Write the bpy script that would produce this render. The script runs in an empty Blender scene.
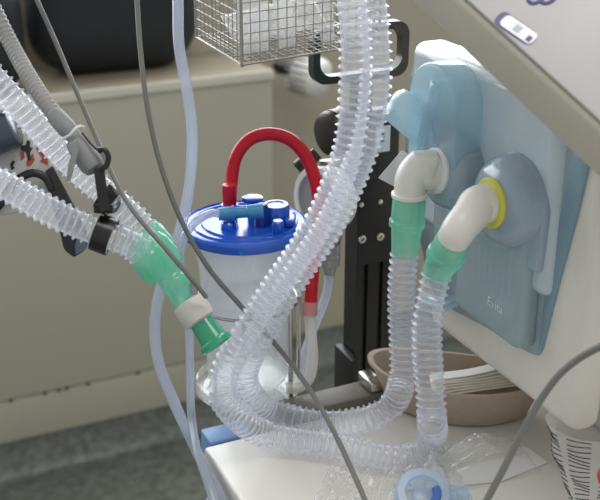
import bpy, bmesh, math, random
from math import sin, cos, pi, radians, sqrt
from mathutils import Vector, Matrix, noise
random.seed(7)
C = bpy.context.scene.collection
SC = bpy.context.scene

# ------------------------------------------------------------------ camera numbers / survey helpers
F = 1100.0; PITCH = radians(23); HC = 1.5
def ray(px, py):
    r = (px - 300) / F; u = -(py - 250) / F
    return Vector((r, cos(PITCH) + u * sin(PITCH), -sin(PITCH) + u * cos(PITCH)))
EYE = Vector((0, 0, HC))
def P(px, py, d): return EYE + ray(px, py) * d                       # point seen there at distance d
def PZ(px, py, z):
    r = ray(px, py); return EYE + r * ((z - HC) / r.z)               # ... at height z
def PY(px, py, y):
    r = ray(px, py); return EYE + r * (y / r.y)                      # ... at world y
YAW = radians(25)
U = Vector((cos(YAW), sin(YAW), 0)); V = Vector((sin(YAW), -cos(YAW), 0)); Z = Vector((0, 0, 1))
TZ = 0.85                                                            # table top height
O = PZ(205, 452, TZ); O.z = 0
def W(u, v, z): return O + U * u + V * v + Z * z                     # trolley / wall frame
def PV(px, py, v):
    r = ray(px, py); return EYE + r * ((O.dot(V) + v) / r.dot(V))
def PU(px, py, u):
    r = ray(px, py); return EYE + r * ((O.dot(U) + u) / r.dot(U))
def loc(p): q = p - O; return q.dot(U), q.dot(V), p.z

# ------------------------------------------------------------------ mesh building
class MB:
    def __init__(s): s.v = []; s.f = []
    def add(s, vs, fs):
        n = len(s.v); s.v += [Vector(v) for v in vs]; s.f += [tuple(i + n for i in f) for f in fs]; return s
    def bm(s, b, m=None):
        b.verts.index_update()
        s.add([(m @ v.co) if m else v.co.copy() for v in b.verts], [[v.index for v in f.verts] for f in b.faces]); b.free(); return s
    def box(s, c, ax, ay, az, sx, sy, sz, bev=0.0, seg=3):
        b = bmesh.new(); bmesh.ops.create_cube(b, size=1)
        for v in b.verts: v.co = Vector((v.co.x * sx, v.co.y * sy, v.co.z * sz))
        if bev > 0: bmesh.ops.bevel(b, geom=b.edges[:], offset=bev, segments=seg, profile=0.5, affect='EDGES')
        m = Matrix((ax, ay, az)).transposed().to_4x4(); m.translation = c
        return s.bm(b, m)
    def ubox(s, u0, u1, v0, v1, z0, z1, bev=0.0, seg=3):              # box in the trolley frame
        return s.box(W((u0+u1)/2, (v0+v1)/2, (z0+z1)/2), U, -V, Z, u1-u0, v1-v0, z1-z0, bev, seg)
    def prism(s, pts, d, bev=0.0, seg=2):                             # planar outline pushed along d
        b = bmesh.new(); a = [b.verts.new(p) for p in pts]; f = b.faces.new(a)
        r = bmesh.ops.extrude_face_region(b, geom=[f])
        for e in r['geom']:
            if isinstance(e, bmesh.types.BMVert): e.co += d
        bmesh.ops.recalc_face_normals(b, faces=b.faces[:])
        if bev > 0: bmesh.ops.bevel(b, geom=b.edges[:], offset=bev, segments=seg, profile=0.5, affect='EDGES', clamp_overlap=True)
        return s.bm(b)
    def lathe(s, p0, axis, prof, n=32, closed=True):                  # prof: (t along axis, radius)
        a = Vector(axis).normalized(); x = a.orthogonal().normalized(); y = a.cross(x); p0 = Vector(p0)
        vs = []; fs = []
        for t, r in prof:
            for k in range(n):
                g = 2*pi*k/n; vs.append(p0 + a*t + (x*cos(g) + y*sin(g)) * max(r, 1e-5))
        m = len(prof)
        for i in range(m-1):
            for k in range(n):
                k2 = (k+1) % n; fs.append((i*n+k, i*n+k2, (i+1)*n+k2, (i+1)*n+k))
        if closed:
            if prof[0][1] > 1e-4: fs.append(tuple(reversed(range(n))))
            if prof[-1][1] > 1e-4: fs.append(tuple(range((m-1)*n, m*n)))
        return s.add(vs, fs)
    def sweep(s, pts, rad, n=14, caps=True, flat=1.0):                # rad: number or list
        pts = [Vector(p) for p in pts]; m = len(pts)
        rad = rad if isinstance(rad, (list, tuple)) else [rad] * m
        t0 = (pts[1]-pts[0]).normalized(); x = t0.orthogonal().normalized(); vs = []; fs = []
        for i in range(m):
            t = (pts[min(i+1, m-1)] - pts[max(i-1, 0)]).normalized()
            x = (x - t * x.dot(t)).normalized(); y = t.cross(x)
            for k in range(n):
                g = 2*pi*k/n; vs.append(pts[i] + (x*cos(g) + y*sin(g)*flat) * rad[i])
        for i in range(m-1):
            for k in range(n):
                k2 = (k+1) % n; fs.append((i*n+k, i*n+k2, (i+1)*n+k2, (i+1)*n+k))
        if caps: fs += [tuple(reversed(range(n))), tuple(range((m-1)*n, m*n))]
        return s.add(vs, fs)
    def rod(s, a, b, r, n=10): return s.lathe(a, Vector(b)-Vector(a), [(0, r), ((Vector(b)-Vector(a)).length, r)], n)
    def wire(s, a, b, r):
        return s.rod(a, b, r, 4)
    def build(s, name, mat, parent=None, ang=35, smooth=True):
        me = bpy.data.meshes.new(name); o = bpy.data.objects.new(name, me)
        org = WORLD.get(parent.name) if parent else None
        if org is None:
            lo = [min(v[i] for v in s.v) for i in range(3)]; hi = [max(v[i] for v in s.v) for i in range(3)]
            org = Vector(((lo[0]+hi[0])/2, (lo[1]+hi[1])/2, lo[2])); o.location = org
        me.from_pydata([v - org for v in s.v], [], s.f); me.update()
        b = bmesh.new(); b.from_mesh(me); bmesh.ops.recalc_face_normals(b, faces=b.faces[:]); b.to_mesh(me); b.free()
        if smooth:
            me.polygons.foreach_set('use_smooth', [True] * len(me.polygons)); me.set_sharp_from_angle(angle=radians(ang))
        me.materials.append(mat); C.objects.link(o); WORLD[o.name] = org
        if parent: o.parent = parent
        return o
WORLD = {}
def tag(o, label, cat, group=None, kind=None):
    o['label'] = label; o['category'] = cat
    if group: o['group'] = group
    if kind: o['kind'] = kind
    return o
def struct(o): o['kind'] = 'structure'; return o
def thing(name, p, label, cat, group=None):
    o = bpy.data.objects.new(name, None); o.empty_display_size = .02; o.location = p; C.objects.link(o); WORLD[o.name] = Vector(p)
    return tag(o, label, cat, group)
def spline(pts, step=0.004):                                         # Catmull-Rom, resampled evenly
    pts = [Vector(p) for p in pts]; q = [pts[0]*2-pts[1]] + pts + [pts[-1]*2-pts[-2]]; d = []
    for i in range(1, len(q)-2):
        p0, p1, p2, p3 = q[i-1:i+3]
        a = [0.0]
        for s_, e_ in ((p0, p1), (p1, p2), (p2, p3)): a.append(a[-1] + max((e_-s_).length, 1e-6) ** 0.5)
        for k in range(24):
            t = a[1] + (a[2]-a[1]) * k/24
            A1 = p0*((a[1]-t)/(a[1]-a[0])) + p1*((t-a[0])/(a[1]-a[0]))
            A2 = p1*((a[2]-t)/(a[2]-a[1])) + p2*((t-a[1])/(a[2]-a[1]))
            A3 = p2*((a[3]-t)/(a[3]-a[2])) + p3*((t-a[2])/(a[3]-a[2]))
            B1 = A1*((a[2]-t)/(a[2]-a[0])) + A2*((t-a[0])/(a[2]-a[0]))
            B2 = A2*((a[3]-t)/(a[3]-a[1])) + A3*((t-a[1])/(a[3]-a[1]))
            d.append(B1*((a[2]-t)/(a[2]-a[1])) + B2*((t-a[1])/(a[2]-a[1])))
    d.append(pts[-1]); out = [d[0]]; acc = 0.0
    for i in range(1, len(d)):
        seg = (d[i]-d[i-1]).length; s0 = 0.0
        while acc + seg - s0 >= step:
            s0 += step - acc; acc = 0.0; out.append(d[i-1].lerp(d[i], s0/seg))
        acc += seg - s0
    out.append(d[-1]) if (d[-1]-out[-1]).length > step*.3 else None
    return out
def tube(name, pts, r, mat, label, cat, n=14, group=None):
    return tag(MB().sweep(spline(pts), r, n).build(name, mat), label, cat, group)

# ------------------------------------------------------------------ materials
def new(name):
    m = bpy.data.materials.new(name); m.use_nodes = True; return m, m.node_tree.nodes, m.node_tree.links, m.node_tree.nodes['Principled BSDF']
def mat(name, col, rough=.5, metal=0, spec=.5, coat=0, var=0, vs=30, bump=0, bs=200, sub=0, trans=0):
    m, N, L, b = new(name)
    b.inputs['Base Color'].default_value = (*col, 1); b.inputs['Roughness'].default_value = rough
    b.inputs['Metallic'].default_value = metal; b.inputs['Specular IOR Level'].default_value = spec; b.inputs['Coat Weight'].default_value = coat
    b.inputs['Coat Roughness'].default_value = .08
    tc = N.new('ShaderNodeTexCoord')
    nz = N.new('ShaderNodeTexNoise'); nz.inputs['Scale'].default_value = vs; nz.inputs['Detail'].default_value = 4; L.new(tc.outputs['Object'], nz.inputs['Vector'])
    mx = N.new('ShaderNodeMix'); mx.data_type = 'RGBA'; k = max(var, .03)
    mx.inputs['A'].default_value = (*[c*(1-k) for c in col], 1); mx.inputs['B'].default_value = (*[min(1, c*(1+k)) for c in col], 1)
    L.new(nz.outputs['Fac'], mx.inputs['Factor']); L.new(mx.outputs['Result'], b.inputs['Base Color'])
    if bump:
        n2 = N.new('ShaderNodeTexNoise'); n2.inputs['Scale'].default_value = bs; n2.inputs['Detail'].default_value = 3; L.new(tc.outputs['Object'], n2.inputs['Vector'])
        bp = N.new('ShaderNodeBump'); bp.inputs['Strength'].default_value = bump; bp.inputs['Distance'].default_value = .002
        L.new(n2.outputs['Fac'], bp.inputs['Height']); L.new(bp.outputs['Normal'], b.inputs['Normal'])
    return m
def clear(name, tint, body, centre, edge, rough=.1, blend=.4, gloss=1.0, tl=.5):
    """thin clear or milky plastic wall: mostly lets light through, denser where seen edge-on"""
    m, N, L, b = new(name); N.remove(b); out = N['Material Output']
    lw = N.new('ShaderNodeLayerWeight'); lw.inputs['Blend'].default_value = blend
    mr = N.new('ShaderNodeMapRange'); mr.inputs['To Min'].default_value = centre; mr.inputs['To Max'].default_value = edge; L.new(lw.outputs['Facing'], mr.inputs['Value'])
    t = N.new('ShaderNodeBsdfTransparent'); t.inputs['Color'].default_value = (*tint, 1)
    df = N.new('ShaderNodeBsdfDiffuse'); df.inputs['Color'].default_value = (*body, 1)
    tr = N.new('ShaderNodeBsdfTranslucent'); tr.inputs['Color'].default_value = (*body, 1)
    m1 = N.new('ShaderNodeMixShader'); m1.inputs[0].default_value = tl; L.new(df.outputs[0], m1.inputs[1]); L.new(tr.outputs[0], m1.inputs[2])
    m2 = N.new('ShaderNodeMixShader'); L.new(mr.outputs[0], m2.inputs[0]); L.new(t.outputs[0], m2.inputs[1]); L.new(m1.outputs[0], m2.inputs[2])
    gl = N.new('ShaderNodeBsdfGlossy'); gl.inputs['Roughness'].default_value = rough; gl.inputs['Color'].default_value = (gloss, gloss, gloss, 1)
    l2 = N.new('ShaderNodeLayerWeight'); l2.inputs['Blend'].default_value = .5                  # Schlick fresnel, same from both sides of the wall
    pw = N.new('ShaderNodeMath'); pw.operation = 'POWER'; L.new(l2.outputs['Facing'], pw.inputs[0]); pw.inputs[1].default_value = 4
    fr = N.new('ShaderNodeMath'); fr.operation = 'MULTIPLY_ADD'; L.new(pw.outputs[0], fr.inputs[0]); fr.inputs[1].default_value = .6; fr.inputs[2].default_value = .045
    m3 = N.new('ShaderNodeMixShader'); L.new(fr.outputs[0], m3.inputs[0]); L.new(m2.outputs[0], m3.inputs[1]); L.new(gl.outputs[0], m3.inputs[2])
    L.new(m3.outputs[0], out.inputs['Surface']); return m

M = {}
M['wall'] = mat('wall_paint', (.49, .445, .34), .75, var=.05, vs=3)
M['panel'] = mat('panel_paint', (.475, .455, .36), .5, var=.05, vs=4)
M['lip'] = mat('ledge_shaded_brown', (.31, .27, .195), .55, var=.04, vs=6)  # brown, with the shade on the ledge top darkened into the colour
M['strip'] = mat('edge_catchlight', (.68, .64, .54), .4)  # light caught by the rounded ledge edge, put into a paler colour
M['skirt'] = mat('skirting_lino', (.20, .20, .175), .6, var=.2, vs=60)
def floor_mat():
    m, N, L, b = new('speckled_lino'); tc = N.new('ShaderNodeTexCoord')
    a = N.new('ShaderNodeTexNoise'); a.inputs['Scale'].default_value = 55; a.inputs['Detail'].default_value = 5; L.new(tc.outputs['Object'], a.inputs['Vector'])
    r = N.new('ShaderNodeValToRGB'); r.color_ramp.elements[0].position = .33; r.color_ramp.elements[0].color = (.115, .128, .108, 1)
    r.color_ramp.elements[1].position = .68; r.color_ramp.elements[1].color = (.225, .24, .21, 1); e = r.color_ramp.elements.new(.5); e.color = (.17, .183, .158, 1)
    L.new(a.outputs['Fac'], r.inputs['Fac']); L.new(r.outputs['Color'], b.inputs['Base Color']); b.inputs['Roughness'].default_value = .38; return m
M['floor'] = floor_mat()
M['black_cloth'] = mat('black_vinyl', (.012, .014, .017), .55, var=.2)
M['white'] = mat('white_laminate', (.74, .71, .65), .32, var=.02, coat=.15)
M['cream'] = mat('cream_enamel', (.66, .62, .53), .45, var=.02)
M['blue_bumper'] = mat('blue_bumper_plastic', (.17, .30, .55), .45)
M['rail'] = mat('brushed_rail', (.15, .135, .11), .5, var=.1, vs=80)
M['steel'] = mat('bright_steel', (.55, .53, .50), .22, metal=1)
M['wire'] = mat('zinc_wire', (.34, .32, .29), .35, metal=.7)
M['black'] = mat('black_anodised', (.010, .010, .011), .45, spec=.4)
M['black_gloss'] = mat('black_plastic', (.014, .012, .011), .3)
M['screw'] = mat('screw_steel', (.6, .58, .54), .3, metal=.9)
M['knob'] = mat('dark_knob', (.035, .030, .024), .33, metal=.3)
M['gauge_white'] = mat('gauge_rim_white', (.78, .78, .75), .35)
M['gauge_face'] = mat('gauge_face', (.30, .30, .29), .35)
M['grey_metal'] = mat('grey_fitting', (.36, .36, .35), .35, metal=.6)
M['lid'] = mat('lid_blue', (.010, .10, .58), .2, spec=.7, coat=.3)
M['lid_dark'] = mat('lid_deep_blue', (.008, .03, .26), .3)
M['lightblue'] = mat('connector_blue', (.05, .27, .50), .35)
M['red'] = mat('red_rubber', (.56, .004, .02), .3, spec=.35)
M['pink'] = mat('pink_joint', (.62, .25, .24), .4)
M['milky'] = clear('milky_tube', (.93, .92, .88), (.85, .83, .77), .55, .9, .2)
M['pvc'] = clear('pvc_tube_blueish', (.86, .89, .94), (.62, .66, .745), .42, .8, .13)
M['hose'] = clear('hose_plastic', (.99, .99, .995), (.87, .885, .955), .18, .72, .16, .42, tl=.55)
M['green'] = clear('green_plastic', (.72, .95, .86), (.30, .80, .60), .36, .88, .15, tl=.5)
M['green_cap'] = clear('green_cap_plastic', (.45, .86, .70), (.10, .58, .38), .5, .95, .12, tl=.4)
M['canister'] = clear('clear_polycarbonate', (.975, .98, .98), (.85, .87, .88), .05, .6, .06, .3)
M['liner'] = clear('liner_film', (.96, .96, .97), (.92, .93, .95), .44, .85, .25, .35)
M['film'] = clear('wrap_film', (.985, .985, .985), (.92, .92, .91), .12, .5, .1, .4)
M['pouch'] = clear('pouch_film', (.96, .96, .96), (.90, .90, .89), .34, .75, .2)
M['sensor'] = mat('sensor_plastic', (.62, .59, .53), .5)
M['grey_arm'] = mat('grey_arm_plastic', (.30, .295, .28), .45)
M['grey_clamp'] = mat('grey_clamp', (.25, .255, .25), .5)
M['cable'] = mat('grey_cable', (.18, .175, .16), .45)
M['vent_white'] = mat('ventilator_white', (.62, .58, .49), .4, var=.015, coat=.1)
M['bezel'] = mat('bezel_lit_white', (.76, .725, .64), .35, var=.01, coat=.2)  # ventilator white made paler so the front looks lit beside the side
M['disp_white'] = mat('display_white', (.52, .51, .495), .42, var=.015)
M['disp_rim'] = mat('display_rim', (.50, .46, .37), .45)
M['blue_panel'] = mat('panel_blue', (.30, .385, .41), .25, coat=.35, var=.03)
M['cover_blue'] = mat('cover_pale_blue', (.51, .605, .635), .25, coat=.6, var=.10, vs=22, bump=.5, bs=24)
M['blue_dark'] = mat('edge_blue', (.22, .34, .40), .3)
M['blue_grey'] = mat('cowl_blue_grey', (.31, .39, .45), .2, coat=.4)
M['hood'] = clear('pale_blue_hood', (.84, .93, .97), (.62, .80, .87), .42, .8, .12, .4)
M['ivory'] = mat('elbow_ivory', (.78, .75, .68), .38, coat=.15)
M['yellow'] = mat('yellow_ring', (.66, .64, .10), .4)
M['ink_violet'] = mat('violet_ink', (.12, .11, .25), .5)
M['plate'] = mat('silver_plate', (.82, .82, .86), .3)
M['ink'] = mat('black_ink', (.02, .02, .022), .6)
M['ink_red'] = mat('red_ink', (.42, .06, .035), .6)
M['ink_blue'] = mat('blue_ink', (.10, .30, .55), .6)
M['pale_ink'] = mat('pale_ink', (.62, .68, .68), .5)
M['pulp'] = mat('paper_pulp', (.47, .375, .285), .9, var=.12, vs=90, bump=.35, bs=260)
M['paper'] = mat('paper_towel', (.92, .87, .72), .85, var=.05, bump=.2, bs=300)
M['paper_white'] = mat('backing_paper', (.83, .82, .80), .7)
M['valve_white'] = mat('thermostat_white', (.78, .77, .73), .45)
M['dev_white'] = mat('device_white', (.50, .49, .46), .5)
M['dev_navy'] = mat('device_navy', (.05, .065, .09), .3, coat=.4)
M['dev_foot'] = mat('lever_tip_blue_grey', (.10, .12, .17), .3)
M['tag'] = mat('pale_label', (.50, .56, .62), .5)
M['blue_valve'] = clear('valve_blue', (.90, .95, .99), (.62, .76, .92), .45, .85, .3)
M['blue_mark'] = mat('valve_core_blue', (.07, .16, .46), .35)
M['inner_red'] = mat('inner_red', (.55, .07, .07), .4)
M['cup_white'] = mat('tray_white', (.83, .83, .84), .35)

# ------------------------------------------------------------------ the setting
WB, CF = -1.52, -1.3056                                              # wall and cover front, in v
fl = MB().box(W(.5, -.3, -.05), U, -V, Z, 6, 3.6, .1).build('floor', M['floor'], smooth=False); struct(fl)
wl = MB(); t = .12; wz0, wz1, wu0, wu1, wtop = 1.08, 2.35, -1.5, 2.6, 2.7
wl.ubox(-2.6, 3.5, WB-t, WB, 0, wz0).ubox(-2.6, 3.5, WB-t, WB, wz1, wtop).ubox(-2.6, wu0, WB-t, WB, wz0, wz1).ubox(wu1, 3.5, WB-t, WB, wz0, wz1)
struct(wl.build('wall_back', M['wall'], smooth=False))
wn = thing('window_1', W((wu0+wu1)/2, WB-t/2, wz0), '', ''); [wn.__delitem__(k) for k in ('label', 'category')]; struct(wn)
fr = MB()
for a, b in ((wu0, wu0+.06), (wu1-.06, wu1), (.52, .58)): fr.ubox(a, b, WB-.08, WB-.03, wz0, wz1, .004)
fr.ubox(wu0, wu1, WB-.08, WB-.03, wz0, wz0+.06, .004).ubox(wu0, wu1, WB-.08, WB-.03, wz1-.06, wz1, .004)
struct(fr.build('window_frame', M['white'], wn))
struct(MB().ubox(wu0+.05, wu1-.05, WB-.057, WB-.053, wz0+.05, wz1-.05).build('window_pane', clear('window_glass', (.97, .98, .98), (.9, .9, .9), .01, .05, .02), wn))
# coved skirting: hollow quarter curve running from the floor up the wall
sk = MB(); cove = [(0, 0), (.10, 0)] + [(.10 - .088*sin(a*pi/16), .012 + .088*(1-cos(a*pi/16))) for a in range(0, 9)] + [(0, .10)]
sk.prism([W(-2.4, CF-.012 + p[0]*.35, p[1]) for p in cove], U * 3.05)
sk.prism([W(.66, WB + p[0]*.6, p[1]) for p in cove], U * 2.8)
struct(sk.build('baseboard_back', M['floor']))

# radiator cover under the window
rc = thing('radiator_cover', W(-.6, CF-.1, 0), 'long beige boxed radiator cover with light-catching top edge under the window', 'radiator cover')
MB().ubox(-2.4, .65, WB+.001, CF, .2105, .885, .003).build('front_panel', M['panel'], rc)
lp = MB().ubox(-2.4, .65, WB+.001, CF-.001, .1005, .2075, .002).build('lower_panel', M['panel'], rc)
MB().ubox(-2.4, .645, WB+.002, CF-.006, .2075, .2105).build('shadow_gap', M['ink'], rc, smooth=False)
MB().ubox(-2.4, .651, WB+.001, CF+.002, .8855, .905, .003).build('ledge', M['lip'], rc)
MB().ubox(-2.4, .652, CF+.0025, CF+.008, .884, .906, .0025).build('edge_highlight', M['strip'], rc)  # thin strip coloured as the highlight along the ledge edge
for x, y in ((11, 401), (45, 393), (59, 391), (67, 388), (88, 384), (138, 374)):
    p = PV(x, y, CF); u, v, z = loc(p)
    MB().lathe(W(u, CF-.002, .209), V, [(0, .0045), (.003, .0045), (.004, .003)], 10).build('screw', M['ink'], rc)

# thermostat head
p0 = PV(294, 71, -1.40); ax = (U*.62 + V*.76 - Z*.16).normalized()
tv = thing('radiator_valve', p0, 'white ribbed radiator thermostat knob beside the cover', 'radiator valve')
MB().lathe(p0 - ax*.05, ax, [(0, .016), (.05, .018), (.056, .03), (.066, .03)], 24).build('valve_stem', M['black_gloss'], tv)
hd = MB().lathe(p0 + ax*.012, ax, [(-.010, .030), (-.006, .040), (.02, .045), (.042, .048), (.058, .047), (.068, .041), (.075, .027), (.077, .0)], 40).build('knob', M['valve_white'], tv)
x = ax.orthogonal().normalized(); y = ax.cross(x); rb = MB()
for k in range(18):
    a = 2*pi*k/18; d = x*cos(a)+y*sin(a); rb.box(p0 + ax*.026 + d*.0462, ax, d.cross(ax), d, .058, .0045, .006, .001, 1)
rb.build('grip_groove_shade', M['grey_arm'], hd)['kind'] = 'stuff'  # raised bars, grey in place of the dark grooves of the grip

# dark padded things standing on the ledge
def pad(c, su, sv, sz, bev, name, label, cat, tilt=0):
    b = bmesh.new(); bmesh.ops.create_cube(b, size=1)
    for v in b.verts: v.co = Vector((v.co.x*su, v.co.y*sv, v.co.z*sz))
    k = max(1, bev*2.1/sv)
    for v in b.verts: v.co.y *= k
    bmesh.ops.bevel(b, geom=b.edges[:], offset=bev, segments=8, profile=.5, affect='EDGES')
    for v in b.verts: v.co.y /= k
    m = Matrix((U, -V, Z)).transposed().to_4x4() @ Matrix.Rotation(tilt, 4, 'Y'); m.translation = c
    return tag(MB().bm(b, m).build(name, M['black_cloth']), label, cat)
a = loc(PV(38, 10, -1.39))[0]; b_ = loc(PV(198, 10, -1.39))[0]
pad(W((a+b_)/2, -1.447, 1.066), b_-a+.03, .13, .32, .105, 'padded_bag', 'large black rounded padded bag standing on the beige ledge', 'bag', radians(2))
pad(W(loc(PV(24, 50, -1.39))[0]-.13, -1.385, 1.025), .26, .15, .24, .07, 'small_bag', 'dark rounded bag at the left end of the ledge, behind the grey flexible arm', 'bag')

# ------------------------------------------------------------------ trolley
tr = thing('equipment_trolley', W(.3, .25, 0), 'white topped equipment trolley with blue corner bumper and metal rear rail', 'trolley')
MB().ubox(.002, .66, -.010, .50, TZ-.03, TZ, .004).build('worktop', M['white'], tr)
bd = MB().ubox(.018, .64, .02, .47, .12, TZ-.031, .006).build('cabinet_body', M['cream'], tr)
for k in range(3): MB().ubox(.012, .017, .05, .44, .17+.2*k, .35+.2*k, .002).build('side_panel', M['cream'], bd)
MB().ubox(.05, .6, .05, .44, .0, .12, .01).build('plinth', M['black'], tr)
bp = MB()
for a0, a1, c0, c1 in ((.010, .058, -.041, -.0105),): bp.ubox(a0, a1, c0, c1, TZ-.042, TZ+.002, .002)
bp.build('corner_bumper', M['blue_bumper'], tr)
rl = MB().ubox(.104, .222, -.046, -.0105, TZ-.008, TZ+.012, .002)
rl.build('rear_rail', M['rail'], tr)
cl = MB().ubox(.205, .222, -.046, -.012, TZ+.0125, TZ+.026, .003); cl.build('rail_clamp', M['steel'], tr)

# ------------------------------------------------------------------ upright with carrying loop
pv = -.17
PT = loc(PV(370, 114, pv))[2]; q = loc(PV(370, 250, pv)); uc = q[0]; hw = .0258
po = thing('equipment_post', W(uc, pv, 0), 'black metal upright profile with a loop handle behind the trolley', 'post')
prof = []
def notch(c, w=.003, d=.006): return [(c-w, 0), (c-w, -d), (c+w, -d), (c+w, 0)]
prof = [(-hw, 0)] + notch(-hw*.45) + notch(hw*.38) + [(hw, 0), (hw, -.03), (-hw, -.03)]
MB().prism([W(uc+a, pv+.012+b, .0) for a, b in prof], Z * PT).build('profile', M['black'], po)
pl = MB().ubox(uc-hw-.0008, uc+hw+.0008, pv+.0125, pv+.017, loc(PV(370, 258, pv))[2], PT, .0015).build('cover_plate', M['black'], po)
for x, y, r in ((361, 204.5, .0030), (380, 201.5, .0030), (362, 239, .0050), (380, 236.5, .0050)):
    c = PV(x, y, pv+.017); MB().lathe(c, V, [(0, r), (.0018, r), (.0022, r*.8), (.0022, 0)], 18).build('screw', M['screw'], pl)
    if r > .004: MB().box(c + V*.0023, (U+Z).normalized(), (U-Z).normalized(), V, r*1.1, r*.3, .0006).build('cross_slot', M['ink'], pl)
a = loc(PV(376, 127, pv+.017)); b_ = loc(PV(388, 151, pv+.017)); lm = MB().ubox(a[0], b_[0]+.002, pv+.017, pv+.0176, b_[2], a[2]).build('label_plate', M['tag'], pl, smooth=False)
for k in range(4):
    zz = a[2]-.004-.0045*k; MB().ubox(a[0]+.007, a[0]+.0115, pv+.0176, pv+.0178, zz-.002, zz).build('print_mark', M['ink_violet'], pl, smooth=False)
# loop: rounded rectangle bent from flat bar
x0, x1 = loc(PV(311, 60, pv))[0], loc(PV(405.5, 60, pv))[0]; z0 = loc(PV(360, 79, pv))[2]; z1 = loc(PV(395, 20, pv))[2]; R = .016; lp_ = []
for cx, cz, a0 in ((x1-R, z1-R, 0), (x0+R, z1-R, 90), (x0+R, z0+R, 180), (x1-R, z0+R, 270)):
    for k in range(7): g = radians(a0 + 15*k); lp_.append((cx + R*cos(g), cz + R*sin(g)))
bm_ = MB(); n = len(lp_); cxm = (x0+x1)/2; czm = (z0+z1)/2; vs = []; fs = []
for a, b in lp_:
    d = Vector((a-cxm, b-czm)); ia = a - math.copysign(.0085, d.x) if abs(d.x) > (x1-x0)/2-R-.001 else a; ib = b - math.copysign(.0085, d.y) if abs(d.y) > (z1-z0)/2-R-.001 else b
    vs += [W(a, pv+.007, b), W(a, pv-.007, b), W(ia, pv-.007, ib), W(ia, pv+.007, ib)]
for i in range(n):
    j = (i+1) % n
    for k in range(4): fs.append((i*4+k, i*4+(k+1) % 4, j*4+(k+1) % 4, j*4+k))
bm_.add(vs, fs).build('loop_handle', M['black_gloss'], po)
MB().ubox(uc-hw-.004, uc-hw+.018, pv-.008, pv+.012, PT-.002, z0+.004, .003).ubox(uc-hw+.018, uc+hw, pv-.008, pv+.01, PT-.002, PT+.006, .002).build('handle_neck', M['black_gloss'], po)
MB().ubox(uc-hw-.012, uc-hw-.001, pv-.02, pv+.03, .0, loc(PV(345, 350, pv))[2], .002).build('foot_bracket', M['black'], po)

# ------------------------------------------------------------------ wire basket with pouches
BV = -.035
B0 = PV(242, 65, BV); bu, bv_, bz = loc(B0)
yw = radians(28); BU = Vector((cos(yw), sin(yw), .035)).normalized(); BV_ = Vector((-sin(yw), cos(yw), .055)).normalized()
bl, bd_, bh = .155, .112, .16
bk = thing('wire_basket', B0, 'square mesh wire basket hung high beside the black loop handle', 'basket')
def BP(a, b, c): return B0 + BU*a + BV_*b + Z*c
def grid_wall(f, L, H, name, r=.0007, st=.0098):
    g = MB(); k = 0.0
    while k <= L+1e-6: g.wire(f(k, 0), f(k, H), r); k += st
    k = 0.0
    while k <= H+1e-6: g.wire(f(0, k), f(L, k), r); k += st
    g.build(name, M['wire'], bk)
rr = .012
grid_wall(lambda a, b: BP(a, 0, b), bl, bh, 'front_mesh')
grid_wall(lambda a, b: BP(0, a, b), bd_, bh, 'side_mesh')
grid_wall(lambda a, b: BP(bl, a, b), bd_, bh, 'side_mesh')
grid_wall(lambda a, b: BP(a, bd_, b), bl, bh, 'back_mesh')
grid_wall(lambda a, b: BP(a, b, 0), bl, bd_, 'floor_mesh', .0007)
fr = MB()
for a, b in ((0, 0), (bl, 0), (0, bd_), (bl, bd_)): fr.rod(BP(a, b, -.002), BP(a, b, bh), .0017 if b == 0 else .0012)
for c, r in ((0, .0011), (bh, .0022)):
    q = [BP(0, 0, c), BP(bl, 0, c), BP(bl, bd_, c), BP(0, bd_, c)]
    for i in range(4): fr.rod(q[i], q[(i+1) % 4], r)
fr.build('wire_frame', M['wire'], bk)
MB().ubox(uc-.012, uc+.012, pv+.0, pv+.022, bz+.10, bz+.13, .003).build('hanger', M['black'], bk)

def pillow(name, c00, c10, c11, c01, bulge, m, label, cat, group=None, amp=.002, nu=18, nv=18, parent=None, seed=0):
    c00, c10, c11, c01 = map(Vector, (c00, c10, c11, c01)); nrm = (c10-c00).cross(c01-c00).normalized(); b = MB(); vs = []; fs = []
    for s in (1, -1):
        for j in range(nv+1):
            for i in range(nu+1):
                x, y = i/nu, j/nv; p = c00*(1-x)*(1-y)+c10*x*(1-y)+c11*x*y+c01*(1-x)*y
                e = (min(1, 5*x*(1-x)) * min(1, 5*y*(1-y))) ** .6
                w = noise.noise(Vector((x*4+seed, y*5, s*3.1)))*amp*2.2 + noise.noise(Vector((x*9+seed, y*11, s*5.7+1)))*amp
                vs.append(p + nrm*(s*(bulge*e + .0002) + w*e))
    q = (nu+1)*(nv+1)
    for s in (0, 1):
        for j in range(nv):
            for i in range(nu):
                a = s*q + j*(nu+1)+i; fs.append((a, a+1, a+nu+2, a+nu+1) if s == 0 else (a, a+nu+1, a+nu+2, a+1))
    for i in range(nu):
        for j0 in (0, nv):
            a = j0*(nu+1)+i; fs.append((a, a+q, a+q+1, a+1))
    for j in range(nv):
        for i0 in (0, nu):
            a = j*(nu+1)+i0; fs.append((a, a+nu+1, a+nu+1+q, a+q))
    o = b.add(vs, fs).build(name, m, parent, ang=80)
    return tag(o, label, cat, group) if label else o
PG = 'sealed pouches in the wire basket'
def lean(a0, a1, b0, b1, h, bl_, lab, sd):
    return pillow('sterile_pouch', BP(a0, b0, .003), BP(a1, b0+.004, .003), BP(a1+.004, b1+.004, h), BP(a0-.002, b1, h), bl_, M['pouch'], lab, 'pouch', PG, .0025, seed=sd)
lean(.006, .040, .018, .022, .135, .004, 'narrow milky pouch upright at the left corner of the wire basket', 1)
lean(.050, .072, .020, .050, .14, .006, 'broad white pouch leaning behind the front mesh of the wire basket', 4)
lean(.094, .112, .012, .04, .13, .005, 'clear white pouch right of the broad pouch in the wire basket', 9)
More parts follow.
